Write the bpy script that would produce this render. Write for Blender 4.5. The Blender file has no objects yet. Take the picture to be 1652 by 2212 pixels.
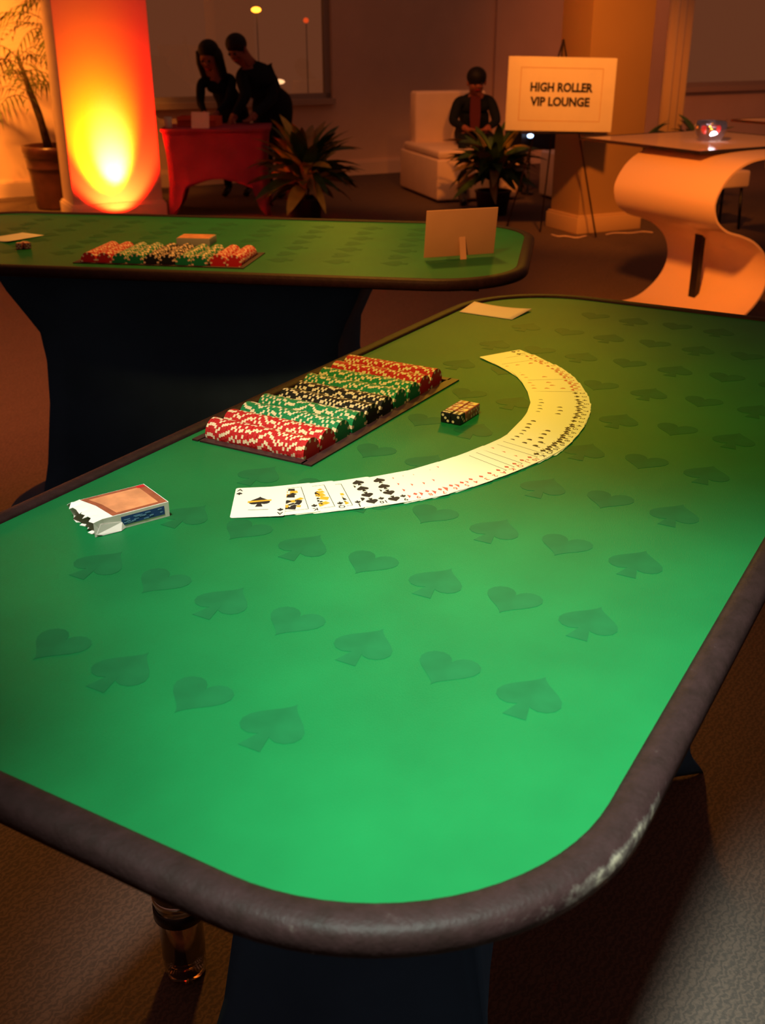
import bpy, bmesh, math, random
from mathutils import Vector, Matrix, Euler
R = math.radians
random.seed(7)
scn = bpy.context.scene
col = scn.collection

# ------------------------------------------------------------------ camera
cam_d = bpy.data.cameras.new('camera'); cam = bpy.data.objects.new('camera', cam_d); col.objects.link(cam)
cam.location = (0, 0, 1.432)
cam.rotation_euler = (Matrix.Rotation(R(90-24.3), 3, 'X') @ Matrix.Rotation(R(-0.08), 3, 'Z')).to_euler()
cam_d.sensor_fit = 'VERTICAL'; cam_d.sensor_height = 24.0; cam_d.lens = 24.0*2300/2212
cam_d.clip_end = 100
cam_d.dof.use_dof = True; cam_d.dof.focus_distance = 1.35; cam_d.dof.aperture_fstop = 6.5
scn.camera = cam

# ------------------------------------------------------------------ world, lights, exposure
w = bpy.data.worlds.new('night'); scn.world = w; w.use_nodes = True
w.node_tree.nodes['Background'].inputs[0].default_value = (0.100, 0.040, 0.027, 1)
w.node_tree.nodes['Background'].inputs[1].default_value = 1.2
scn.view_settings.view_transform = 'Standard'; scn.view_settings.look = 'None'
scn.view_settings.exposure = 0.0; scn.view_settings.gamma = 1.0; scn.view_settings.use_curve_mapping = False

def spot(name, loc, target, power, color, size, blend, radius=.05):
    d = bpy.data.lights.new(name, 'SPOT'); o = bpy.data.objects.new(name, d); col.objects.link(o)
    o.location = loc; d.energy = power; d.color = color; d.spot_size = R(size); d.spot_blend = blend
    d.shadow_soft_size = radius
    o.rotation_euler = (Vector(target)-Vector(loc)).to_track_quat('-Z', 'Y').to_euler()
    return o
ORANGE = (1.0, .25, .022)
spot('ceiling_downlight', (.02, .00, 2.75), (.20, .60, .92), 540, (.80, 1.0, .88), 34, 1.0, .12)
spot('ceiling_spot_amber', (-.7, .5, 3.0), (.22, 2.02, .92), 82, (1.0, .37, .05), 34, 1.0, .10)
spot('ceiling_spot_cards', (-.5, .6, 2.9), (-.17, 1.12, .92), 230, (1.0, .98, .84), 24, 1.0, .10)
spot('ceiling_spot_far_table', (-.1, 4.1, 3.1), (-.28, 2.95, .92), 250, (1.0, .40, .04), 54, 1.0, .15)
spot('ceiling_spot_aisle_front', (-.6, .6, 3.1), (.1, 3.2, .8), 230, (1, .38, .09), 34, 1.0, .15)
spot('added_yellow_spot', (-.3, .5, 3.0), (.19, 1.42, .92), 105, (1.0, .95, .10), 31, 1.0, .12)  # added fill, warms the middle of the near felt; no such fixture
spot('added_sheen_spot', (.95, 7.0, 2.95), (.17, 1.38, .92), 150, (1.0, .50, .01), 10, 1.0, .20)  # added pin spot, aimed to lay an amber sheen on the near felt
spot('added_far_table_sheen', (-.3, 8.9, 1.98), (-.15, 2.95, .92), 26, (1.0, .52, .02), 13, 1.0, .18)  # added unseen light, grazes the far felt for a yellow sheen; no pendant hangs here
spot('ceiling_spot_lounge', (.5, 3.2, 2.3), (1.62, 6.0, .45), 560, ORANGE, 34, .8, .12)
spot('ceiling_spot_sign', (1.25, 5.2, 3.2), (1.65, 8.3, 1.05), 620, ORANGE, 42, .9, .1)
spot('ceiling_spot_left_wall', (-3.6, 8.2, 3.2), (-3.9, 10.3, .5), 1300, (1, .30, .03), 70, .9, .15)
spot('ceiling_spot_sofa', (-.1, 8.2, 3.2), (.45, 10.6, .4), 150, (1, .28, .06), 46, .9, .15)
spot('added_right_wall_fill', (3.6, 10.0, 3.2), (3.6, 13.2, .6), 170, (1, .22, .05), 90, 1, .15)  # added fill that lightens the wall below the right window
spot('added_aisle_fill', (-1.9, 3.0, 3.2), (-1.6, 5.0, 0), 520, (1, .25, .07), 70, 1.0, .2)  # added fill that brightens the carpet on the left

# ------------------------------------------------------------------ materials
def mat(name, c, rough=.6, spec=.3, metal=0, var=0.0, vscale=20, bump=0, bscale=200, emit=None, estr=0, alpha=None, trans=0, sheen=0, ior=1.45):
    m = bpy.data.materials.new(name); m.use_nodes = True; nt = m.node_tree
    b = nt.nodes['Principled BSDF']
    b.inputs['Base Color'].default_value = (*c, 1)
    b.inputs['Roughness'].default_value = rough
    b.inputs['Specular IOR Level'].default_value = spec
    b.inputs['Metallic'].default_value = metal
    b.inputs['IOR'].default_value = ior
    b.inputs['Transmission Weight'].default_value = trans
    b.inputs['Sheen Weight'].default_value = sheen
    tc = nt.nodes.new('ShaderNodeTexCoord')
    if var > 0:
        n = nt.nodes.new('ShaderNodeTexNoise'); n.inputs['Scale'].default_value = vscale; n.inputs['Detail'].default_value = 5
        nt.links.new(tc.outputs['Object'], n.inputs['Vector'])
        r = nt.nodes.new('ShaderNodeMapRange'); r.inputs[1].default_value = .3; r.inputs[2].default_value = .7
        r.inputs[3].default_value = 1-var; r.inputs[4].default_value = 1+var
        nt.links.new(n.outputs['Fac'], r.inputs[0])
        mx = nt.nodes.new('ShaderNodeVectorMath'); mx.operation = 'SCALE'; mx.inputs[0].default_value = c
        nt.links.new(r.outputs[0], mx.inputs['Scale']); nt.links.new(mx.outputs[0], b.inputs['Base Color'])
    if bump > 0:
        n = nt.nodes.new('ShaderNodeTexNoise'); n.inputs['Scale'].default_value = bscale; n.inputs['Detail'].default_value = 3
        nt.links.new(tc.outputs['Object'], n.inputs['Vector'])
        bp = nt.nodes.new('ShaderNodeBump'); bp.inputs['Strength'].default_value = bump; bp.inputs['Distance'].default_value = .002
        nt.links.new(n.outputs['Fac'], bp.inputs['Height']); nt.links.new(bp.outputs[0], b.inputs['Normal'])
    if emit:
        b.inputs['Emission Color'].default_value = (*emit, 1); b.inputs['Emission Strength'].default_value = estr
    return m

FELT = mat('green_felt', (.0060, .145, .040), .42, .16, var=.10, vscale=9, bump=.25, bscale=900)
PRINT = mat('felt_dark_print', (.0075, .113, .036), .5, .14, var=.12, vscale=30)
BLACK_SPANDEX = mat('black_stretch_cloth', (.035, .10, .21), .85, .1, var=.2, vscale=4)
RED_SPANDEX = mat('red_stretch_cloth', (.36, .05, .10), .8, .2, var=.15, vscale=5)
TRAYM = mat('tray_dark_metal', (.035, .012, .016), .45, .5, var=.2, vscale=30)
CREAM = mat('chip_cream', (.80, .64, .47), .5, .4)
CHIP_RED = mat('chip_red', (.50, .018, .022), .4, .4)
CHIP_GREEN = mat('chip_green', (.01, .22, .085), .4, .4)
CHIP_BLACK = mat('chip_black', (.012, .012, .013), .4, .4)
CARDW = mat('card_white', (.86, .85, .74), .4, .35)
INKB = mat('ink_black', (.02, .018, .02), .5, .3)
INKR = mat('ink_red', (.62, .10, .08), .5, .3)
INKG = mat('ink_gold', (.70, .36, .03), .5, .3)
BOXW = mat('carton_white', (.88, .87, .82), .5, .3, var=.04, vscale=60)
BOXIN = mat('carton_inside_grey', (.36, .36, .29), .7, .2)
BOXO = mat('carton_tan_print', (.66, .27, .12), .45, .35, var=.25, vscale=40)
BOXB = mat('carton_brown_border', (.30, .085, .04), .45, .35, var=.2, vscale=60)
BLUE = mat('seal_navy', (.03, .08, .30), .5, .3)
BLUEL = mat('seal_pale_blue', (.22, .42, .78), .5, .3)
PAPER = mat('paper_cream', (.88, .80, .62), .6, .2, var=.03, vscale=12)
WALL = mat('wall_paint', (.80, .56, .40), .8, .15, var=.06, vscale=2, bump=.1, bscale=60)
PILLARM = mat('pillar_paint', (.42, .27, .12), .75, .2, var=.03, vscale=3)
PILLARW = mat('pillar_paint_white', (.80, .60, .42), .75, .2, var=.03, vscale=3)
TRIM = mat('trim_paint', (.84, .62, .46), .55, .3)
SILL = mat('sill_paint', (.50, .36, .27), .6, .3)
FRAME = mat('window_frame_dark', (.38, .30, .25), .5, .3)
WHITELEATHER = mat('white_upholstery', (.80, .62, .50), .5, .35, var=.04, vscale=6)
LEAF = mat('leaf_green', (.045, .10, .025), .4, .4, var=.45, vscale=7)
LEAFY = mat('leaf_yellowing', (.62, .44, .07), .45, .35, var=.3, vscale=9)
LEAFT = mat('leaf_tan', (.28, .19, .07), .5, .3, var=.3, vscale=9)
PALM = mat('palm_leaf', (.10, .11, .025), .5, .3, var=.4, vscale=6)
BARK = mat('palm_stem', (.12, .07, .03), .8, .2, var=.4, vscale=20)
POTM = mat('pot_glazed_brown', (.11, .035, .025), .28, .6, var=.3, vscale=8)
POTD = mat('pot_dark', (.03, .015, .018), .4, .4)
SOIL = mat('soil', (.02, .012, .008), .95, .1)
SUIT = mat('dark_suit_cloth', (.010, .014, .020), .85, .15)
SUIT2 = mat('dark_dress_cloth', (.010, .013, .018), .85, .15)
SHIRT = mat('wine_shirt', (.10, .02, .03), .8, .2)
SKIN = mat('skin', (.30, .10, .065), .55, .3)
HAIR = mat('black_hair', (.008, .007, .007), .6, .3, bump=.5, bscale=60)
EYE = mat('dark_eye', (.01, .01, .01), .2, .5)
SBASE = mat('white_lacquer_shell', (.82, .60, .44), .28, .5)
BLACKM = mat('black_metal', (.008, .008, .014), .35, .5)
SIGNM = mat('sign_board_cream', (.85, .80, .62), .6, .25, var=.03, vscale=8)
SIGNLINE = mat('sign_tan_line', (.62, .40, .20), .6, .25)
CHROME = mat('chrome', (.7, .7, .68), .18, .5, metal=1)
CANDLE = mat('red_glass_candle', (.8, .01, .008), .3, .5, emit=(1, .012, .006), estr=1.2)
LED = mat('white_led', (1, 1, 1), .3, .5, emit=(.85, .9, 1), estr=30)
AMBERLAMP = mat('amber_lamp', (1, .6, .2), .3, .5, emit=(1, .42, .05), estr=6)
REDLAMP = mat('dim_red_lamp', (1, .3, .1), .3, .5, emit=(1, .12, .03), estr=.7)
PALELAMP = mat('pale_lamp', (1, .9, .8), .3, .5, emit=(1, .75, .6), estr=1.6)
CARDBOARD = mat('tan_sign_back', (.62, .34, .17), .7, .2, var=.05, vscale=10)
TRAYPAPER = mat('orange_box_print', (.75, .12, .04), .6, .3)
AMBERLIQ = mat('amber_drink', (.90, .42, .27), .35, .5)

def glass(name, tint=(1, 1, 1), g=.10, rough=.02, gloss=(1, 1, 1)):
    m = bpy.data.materials.new(name); m.use_nodes = True; nt = m.node_tree; nt.nodes.clear()
    o = nt.nodes.new('ShaderNodeOutputMaterial'); t = nt.nodes.new('ShaderNodeBsdfTransparent'); t.inputs[0].default_value = (*tint, 1)
    gl = nt.nodes.new('ShaderNodeBsdfGlossy'); gl.inputs['Roughness'].default_value = rough; gl.inputs['Color'].default_value = (*gloss, 1)
    fr = nt.nodes.new('ShaderNodeFresnel'); fr.inputs[0].default_value = 1.5
    ad = nt.nodes.new('ShaderNodeMath'); ad.operation = 'ADD'; ad.inputs[1].default_value = g; ad.use_clamp = True
    mx = nt.nodes.new('ShaderNodeMixShader')
    nt.links.new(fr.outputs[0], ad.inputs[0]); nt.links.new(ad.outputs[0], mx.inputs[0])
    nt.links.new(t.outputs[0], mx.inputs[1]); nt.links.new(gl.outputs[0], mx.inputs[2]); nt.links.new(mx.outputs[0], o.inputs[0])
    return m
PANE = glass('window_glass', (.97, .68, .38), .02)
TABLEGLASS = glass('table_glass', (.55, .42, .32), .18, .08)
_nt = TABLEGLASS.node_tree; _mx = [n for n in _nt.nodes if n.type == 'MIX_SHADER'][0]; _d = _nt.nodes.new('ShaderNodeBsdfDiffuse'); _d.inputs[0].default_value = (.80, .58, .42, 1)  # warm diffuse tone stands in for the orange reflection in the glass
_m2 = _nt.nodes.new('ShaderNodeMixShader'); _m2.inputs[0].default_value = .62; _o = [n for n in _nt.nodes if n.type == 'OUTPUT_MATERIAL'][0]
_nt.links.new(_mx.outputs[0], _m2.inputs[1]); _nt.links.new(_d.outputs[0], _m2.inputs[2]); _nt.links.new(_m2.outputs[0], _o.inputs[0])
BOWLGLASS = glass('bowl_glass', (.80, .74, .76), .30, .12)
CUPGLASS = glass('jar_glass', (.92, .88, .84), .14, .08)

# carpet: brown with faint diagonal weave
def carpet():
    m = mat('brown_carpet', (.13, .075, .060), .95, .05); nt = m.node_tree; b = nt.nodes['Principled BSDF']
    tc = nt.nodes.new('ShaderNodeTexCoord')
    wv = nt.nodes.new('ShaderNodeTexWave'); wv.inputs['Scale'].default_value = 26; wv.inputs['Distortion'].default_value = 9
    wv.inputs['Detail'].default_value = 3; wv.inputs['Detail Scale'].default_value = 3
    mp = nt.nodes.new('ShaderNodeMapping'); mp.inputs['Rotation'].default_value = (0, 0, R(35))
    nt.links.new(tc.outputs['Object'], mp.inputs[0]); nt.links.new(mp.outputs[0], wv.inputs['Vector'])
    n = nt.nodes.new('ShaderNodeTexNoise'); n.inputs['Scale'].default_value = 120; n.inputs['Detail'].default_value = 4
    nt.links.new(tc.outputs['Object'], n.inputs['Vector'])
    a = nt.nodes.new('ShaderNodeMath'); a.operation = 'ADD'; nt.links.new(wv.outputs['Fac'], a.inputs[0]); nt.links.new(n.outputs['Fac'], a.inputs[1])
    cr = nt.nodes.new('ShaderNodeValToRGB'); cr.color_ramp.elements[0].position = .3; cr.color_ramp.elements[1].position = 1.0
    cr.color_ramp.elements[0].color = (.10, .075, .065, 1); cr.color_ramp.elements[1].color = (.17, .115, .092, 1)
    h = nt.nodes.new('ShaderNodeMath'); h.operation = 'MULTIPLY'; h.inputs[1].default_value = .6
    nt.links.new(a.outputs[0], h.inputs[0]); nt.links.new(h.outputs[0], cr.inputs[0]); nt.links.new(cr.outputs[0], b.inputs['Base Color'])
    bp = nt.nodes.new('ShaderNodeBump'); bp.inputs['Strength'].default_value = .4; bp.inputs['Distance'].default_value = .004
    nt.links.new(n.outputs['Fac'], bp.inputs['Height']); nt.links.new(bp.outputs[0], b.inputs['Normal'])
    return m
CARPET = carpet()

# padded vinyl rail with scuffed patches
def railmat():
    m = mat('dark_vinyl_rail', (.05, .030, .028), .38, .5); nt = m.node_tree; b = nt.nodes['Principled BSDF']
    tc = nt.nodes.new('ShaderNodeTexCoord')
    n = nt.nodes.new('ShaderNodeTexNoise'); n.inputs['Scale'].default_value = 55; n.inputs['Detail'].default_value = 8; n.inputs['Roughness'].default_value = .7
    nt.links.new(tc.outputs['Object'], n.inputs['Vector'])
    # scuffs sit on the outer rounded edge of one corner of the table
    vd = nt.nodes.new('ShaderNodeVectorMath'); vd.operation = 'DISTANCE'; vd.inputs[1].default_value = (-.69, -.405, -.006)
    nt.links.new(tc.outputs['Object'], vd.inputs[0])
    mr = nt.nodes.new('ShaderNodeMapRange'); mr.inputs[1].default_value = .015; mr.inputs[2].default_value = .15; mr.inputs[3].default_value = .33; mr.inputs[4].default_value = 0
    nt.links.new(vd.outputs['Value'], mr.inputs[0])
    sx = nt.nodes.new('ShaderNodeSeparateXYZ'); nt.links.new(tc.outputs['Object'], sx.inputs[0])
    ed = nt.nodes.new('ShaderNodeMapRange'); ed.inputs[1].default_value = .003; ed.inputs[2].default_value = -.002; ed.inputs[3].default_value = 0; ed.inputs[4].default_value = 1
    nt.links.new(sx.outputs['Z'], ed.inputs[0])
    mu = nt.nodes.new('ShaderNodeMath'); mu.operation = 'MULTIPLY'; nt.links.new(mr.outputs[0], mu.inputs[0]); nt.links.new(ed.outputs[0], mu.inputs[1])
    ad = nt.nodes.new('ShaderNodeMath'); ad.operation = 'ADD'; nt.links.new(n.outputs['Fac'], ad.inputs[0]); nt.links.new(mu.outputs[0], ad.inputs[1])
    cr = nt.nodes.new('ShaderNodeValToRGB'); e = cr.color_ramp.elements
    e[0].position = .35; e[0].color = (.018, .009, .008, 1); e[1].position = 1.0; e[1].color = (.40, .34, .25, 1)
    k = e.new(.66); k.color = (.030, .014, .014, 1)
    k = e.new(.80); k.color = (.09, .07, .06, 1)
    nt.links.new(ad.outputs[0], cr.inputs[0]); nt.links.new(cr.outputs[0], b.inputs['Base Color'])
    bp = nt.nodes.new('ShaderNodeBump'); bp.inputs['Strength'].default_value = .35; bp.inputs['Distance'].default_value = .0015
    n2 = nt.nodes.new('ShaderNodeTexNoise'); n2.inputs['Scale'].default_value = 260; nt.links.new(tc.outputs['Object'], n2.inputs['Vector'])
    nt.links.new(n2.outputs['Fac'], bp.inputs['Height']); nt.links.new(bp.outputs[0], b.inputs['Normal'])
    return m
RAIL = railmat(); RAIL.node_tree.nodes['Principled BSDF'].inputs['Specular IOR Level'].default_value = .14; RAIL.node_tree.nodes['Principled BSDF'].inputs['Roughness'].default_value = .52

# ------------------------------------------------------------------ mesh helpers
class MB:
    """collects geometry (with material slots) for ONE mesh object"""
    def __init__(s): s.v = []; s.f = []; s.m = []; s.mats = []; s.smooth = []
    def mi(s, m):
        if m not in s.mats: s.mats.append(m)
        return s.mats.index(m)
    def add(s, vs, fs, m, smooth=False, M=None):
        o = len(s.v); k = s.mi(m)
        s.v += [tuple(M @ Vector(p)) if M else tuple(p) for p in vs]
        for f in fs: s.f.append([o+i for i in f]); s.m.append(k); s.smooth.append(smooth)
    def box(s, c, d, m, M=None, bev=0, rz=0):
        x, y, z = [k/2 for k in d]
        T = Matrix.Translation(c) @ Matrix.Rotation(rz, 4, 'Z')
        if M: T = M @ T
        if bev <= 0:
            vs = [(sx*x, sy*y, sz*z) for sz in (-1, 1) for sx, sy in ((-1, -1), (1, -1), (1, 1), (-1, 1))]
            fs = [(3, 2, 1, 0), (4, 5, 6, 7), (0, 1, 5, 4), (1, 2, 6, 5), (2, 3, 7, 6), (3, 0, 4, 7)]
            s.add(vs, fs, m, False, T)
        else:
            bm = bmesh.new(); bmesh.ops.create_cube(bm, size=1)
            bmesh.ops.scale(bm, vec=d, verts=bm.verts)
            bmesh.ops.bevel(bm, geom=bm.edges[:], offset=bev, segments=3, affect='EDGES', profile=.5)
            s.bm(bm, m, True, T); bm.free()
    def bm(s, bm, m, smooth=False, M=None):
        bm.verts.ensure_lookup_table()
        s.add([v.co.copy() for v in bm.verts], [[v.index for v in f.verts] for f in bm.faces], m, smooth, M)
    def lathe(s, prof, m, n=24, c=(0, 0, 0), smooth=True, M=None, close=False):
        vs = []; fs = []
        for r, z in prof:
            for i in range(n):
                a = 2*math.pi*i/n; vs.append((c[0]+r*math.cos(a), c[1]+r*math.sin(a), c[2]+z))
        for j in range(len(prof)-1):
            for i in range(n):
                k = (i+1) % n; fs.append((j*n+i, j*n+k, (j+1)*n+k, (j+1)*n+i))
        if close:
            fs.append(tuple(range(n-1, -1, -1))); fs.append(tuple((len(prof)-1)*n+i for i in range(n)))
        s.add(vs, fs, m, smooth, M)
    def tube(s, pts, rad, m, n=8, smooth=True, M=None, caps=True):
        pts = [Vector(p) for p in pts]; rs = rad if isinstance(rad, (list, tuple)) else [rad]*len(pts)
        vs = []; fs = []
        t0 = (pts[1]-pts[0]).normalized(); up = Vector((0, 0, 1)) if abs(t0.z) < .9 else Vector((1, 0, 0))
        x = t0.cross(up).normalized()
        for i, p in enumerate(pts):
            t = (pts[min(i+1, len(pts)-1)]-pts[max(i-1, 0)]).normalized()
            x = (x - t*x.dot(t)).normalized(); y = t.cross(x)
            for k in range(n):
                a = 2*math.pi*k/n; vs.append(p+(x*math.cos(a)+y*math.sin(a))*rs[i])
        for j in range(len(pts)-1):
            for k in range(n):
                q = (k+1) % n; fs.append((j*n+k, j*n+q, (j+1)*n+q, (j+1)*n+k))
        if caps: fs.append(tuple(range(n-1, -1, -1))); fs.append(tuple((len(pts)-1)*n+i for i in range(n)))
        s.add(vs, fs, m, smooth, M)
    def ball(s, c, r, m, M=None, seg=14, rings=10):
        sc = r if isinstance(r, (tuple, list)) else (r, r, r)
        prof = [(math.sin(math.pi*i/rings), -math.cos(math.pi*i/rings)) for i in range(rings+1)]
        T = Matrix.Translation(c) @ Matrix.Diagonal((*sc, 1))
        if M: T = M @ T
        prof[0] = (.001, -1); prof[-1] = (.001, 1)
        s.lathe(prof, m, seg, M=T)
    def prism(s, outline, z0, z1, m, M=None, smooth=False):
        n = len(outline)
        vs = [(x, y, z0) for x, y in outline]+[(x, y, z1) for x, y in outline]
        fs = [tuple(range(n-1, -1, -1)), tuple(range(n, 2*n))]+[(i, (i+1) % n, n+(i+1) % n, n+i) for i in range(n)]
        s.add(vs, fs, m, smooth, M)
    def mesh(s, name):
        me = bpy.data.meshes.new(name); me.from_pydata(s.v, [], s.f); 
        for m in s.mats: me.materials.append(m)
        me.polygons.foreach_set('material_index', s.m); me.polygons.foreach_set('use_smooth', s.smooth)
        me.update(); return me
    def build(s, name, parent=None, loc=None, rot=None):
        o = bpy.data.objects.new(name, s.mesh(name)); col.objects.link(o)
        if parent: o.parent = parent
        if loc is not None: o.location = loc
        if rot is not None: o.rotation_euler = rot
        return o

def tag(o, label, cat, group=None, kind=None):
    o['label'] = label; o['category'] = cat
    if group: o['group'] = group
    if kind: o['kind'] = kind
    return o
def thing(name, label, cat, loc=(0, 0, 0), rz=0, group=None):
    o = bpy.data.objects.new(name, None); col.objects.link(o); o.empty_display_size = .05
    o.location = loc; o.rotation_euler = (0, 0, rz); return tag(o, label, cat, group)
def structure(mb, name, **k):
    o = mb.build(name, **k); o['kind'] = 'structure'; return o
def link(o, parent=None):
    col.objects.link(o)
    if parent: o.parent = parent
    return o
def text_mesh(s, size, m, offset=0, extrude=0, align='CENTER'):
    c = bpy.data.curves.new('lettering', 'FONT'); c.body = s; c.size = size; c.align_x = align; c.align_y = 'CENTER'
    c.offset = offset; c.extrude = extrude; c.resolution_u = 3
    o = bpy.data.objects.new('lettering', c); col.objects.link(o)
    bpy.context.view_layer.update()
    me = bpy.data.meshes.new_from_object(o.evaluated_get(bpy.context.evaluated_depsgraph_get()))
    bpy.data.objects.remove(o); me.materials.clear(); me.materials.append(m); return me
def rrect(x0, x1, y0, y1, r, n=14):
    if not isinstance(r, (tuple, list)): r = (r,)*4
    pts = []
    for (cx, cy, a0, q) in ((x1, y0, -90, r[0]), (x1, y1, 0, r[1]), (x0, y1, 90, r[2]), (x0, y0, 180, r[3])):
        ox = cx-q if cx == x1 else cx+q; oy = cy-q if cy == y0 and a0 in (-90, 180) else (cy-q if a0 in (0, 90) else cy+q)
        if a0 in (-90, 180): oy = cy+q
        for i in range(n+1):
            a = R(a0+90*i/n); pts.append((ox+q*math.cos(a), oy+q*math.sin(a)))
    return pts

# ------------------------------------------------------------------ room shell
T = 27.5; TD = Vector((math.cos(R(T)), math.sin(R(T)), 0)); TN = Vector((-math.sin(R(T)), math.cos(R(T)), 0))
W0 = Vector((-3.62, 10.41, 0))
MW = Matrix.Translation(W0) @ Matrix.Rotation(R(T), 4, 'Z')          # local x along the wall, y outward, z up
mb = MB(); mb.add([(-7, -3, 0), (11, -3, 0), (11, 22, 0), (-7, 22, 0)], [(0, 1, 2, 3)], CARPET); structure(mb, 'floor')
def wall_s(px_x, z=1.0):                                           # wall coordinate where a sight line from the door meets it
    dx, dy = px_x; a = Vector((dx, dy, 0)); t = (W0.cross(TD).z)/(a.cross(TD).z); return (a*t-W0).dot(TD)
HW = 3.3
s_a = wall_s((-2.407, 11.8)); s_b = wall_s((-.505, 11.8)); s_c = wall_s((2.43, 9.5)); s_seam = wall_s((1.245, 12.6))
mb = MB()
def wbox(m, x0, x1, z0, z1, y0=0, y1=.18, material=WALL): m.box(((x0+x1)/2, (y0+y1)/2, (z0+z1)/2), (x1-x0, y1-y0, z1-z0), material, MW)
wbox(mb, -4, s_a, 0, HW); wbox(mb, s_a, s_b, 0, .78); wbox(mb, s_a, s_b, 2.9, HW); wbox(mb, s_b, s_c, 0, HW)
wbox(mb, s_c, s_c+5, 0, .78); wbox(mb, s_c, s_c+5, 2.9, HW); wbox(mb, s_c+5, 13, 0, HW)
structure(mb, 'wall_back')
for k, (x0, x1) in enumerate(((s_a, s_b), (s_c, s_c+5))):
    mb = MB()
    n = 1 if k == 0 else 2
    for i in range(n+1):
        x = x0+(x1-x0)*i/n; xx = min(max(x, x0+.03), x1-.03); wbox(mb, xx-.03, xx+.03, .78, 2.9, .05, .12, FRAME)
    wbox(mb, x0, x1, .78, .84, .05, .12, FRAME); wbox(mb, x0, x1, 2.84, 2.9, .05, .12, FRAME)
    wdw = structure(mb, 'window_%d' % (k+1))
    mb = MB(); wbox(mb, x0, x1, .735, .79, -.07, .05, SILL); mb.build('sill', wdw)
    for i in range(n):
        a = x0+(x1-x0)*i/n+.03; b = x0+(x1-x0)*(i+1)/n-.03
        mb = MB(); mb.add([(a, .085, .84), (b, .085, .84), (b, .085, 2.84), (a, .085, 2.84)], [(0, 1, 2, 3)], PANE, M=MW); mb.build('pane', wdw)
mb = MB(); wbox(mb, -4, 13, 0, .13, -.03, 0, TRIM); wbox(mb, -4, 13, .13, .15, -.018, 0, TRIM); structure(mb, 'baseboard_back')
mb = MB(); wbox(mb, s_seam-.03, s_seam+.03, .15, HW, -.03, 0, WALL); structure(mb, 'trim_1')

def pillar(name, corner, ang, wx, dy, m, part_m):
    M = Matrix.Translation(corner) @ Matrix.Rotation(R(ang), 4, 'Z')
    a = MB(); a.box((wx/2, dy/2, HW/2), (wx, dy, HW), m, M, bev=.006); o = structure(a, name)
    b = MB(); b.box((wx/2, dy/2, .06), (wx+.05, dy+.05, .12), part_m, M, bev=.004)
    b.box((wx/2, dy/2, .128), (wx+.03, dy+.03, .018), part_m, M, bev=.004); b.build('plinth', o)
    return o
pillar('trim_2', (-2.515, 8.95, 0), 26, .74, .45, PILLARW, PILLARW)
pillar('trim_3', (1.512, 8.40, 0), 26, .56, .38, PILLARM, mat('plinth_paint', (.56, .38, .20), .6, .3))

# dark sash strip and orange drape between the right pillar and the right window
mb = MB(); N = 40; vs = []; fs = []
for j in range(2):
    for i in range(N+1):
        vs.append((i/N*.30, .03*math.sin(i/N*math.pi*6), .02+j*2.9))
for i in range(N): fs.append((i, i+1, N+2+i, N+1+i))
mb.add(vs, fs, TRIM, True)
o = mb.build('curtain', loc=(2.40, 9.75, 0), rot=(0, 0, R(40))); so = o.modifiers.new('s', 'SOLIDIFY'); so.thickness = .008
tag(o, 'narrow orange-lit drape hanging right of the pillar beside the window', 'curtain')

# ------------------------------------------------------------------ gaming tables
HL, HWD, CR = .850, .381, .195
TZ = .92
def suit_outline(kind, s):
    pts = []
    if kind == 'heart':
        for i in range(28):
            t = 2*math.pi*i/28; pts.append((s*.052*16*math.sin(t)**3/1.0*.6, s*.052*.6*(13*math.cos(t)-5*math.cos(2*t)-2*math.cos(3*t)-math.cos(4*t)+2)))
        return [pts]
    if kind == 'spade':
        for i in range(28):
            t = 2*math.pi*i/28; pts.append((s*.052*16*math.sin(t)**3*.6, -s*.052*.6*(13*math.cos(t)-5*math.cos(2*t)-2*math.cos(3*t)-math.cos(4*t))+s*.05))
        return [pts, [(-.18*s, -.60*s), (.18*s, -.60*s), (.05*s, -.1*s), (-.05*s, -.1*s)]]
    if kind == 'diamond':
        return [[(0, -.55*s), (.38*s, 0), (0, .55*s), (-.38*s, 0)]]
    out = []
    for cx, cy in ((0, .28), (-.3, -.1), (.3, -.1)):
        out.append([(s*(cx+.27*math.cos(2*math.pi*i/14)), s*(cy+.27*math.sin(2*math.pi*i/14))) for i in range(14)])
    out.append([(-.18*s, -.6*s), (.18*s, -.6*s), (.05*s, 0), (-.05*s, 0)])
    return out
suit_meshes = {}
for kind in ('heart', 'spade'):
    mb = MB()
    for q, ol in enumerate(suit_outline(kind, .058)):
        ol = [(y, -x) for x, y in ol]                                  # point along +x of the table
        if kind == 'heart': pass
        mb.prism(ol, 0, .0002+.00005*q, PRINT)
    suit_meshes[kind] = mb.mesh('printed_suit')

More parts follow.
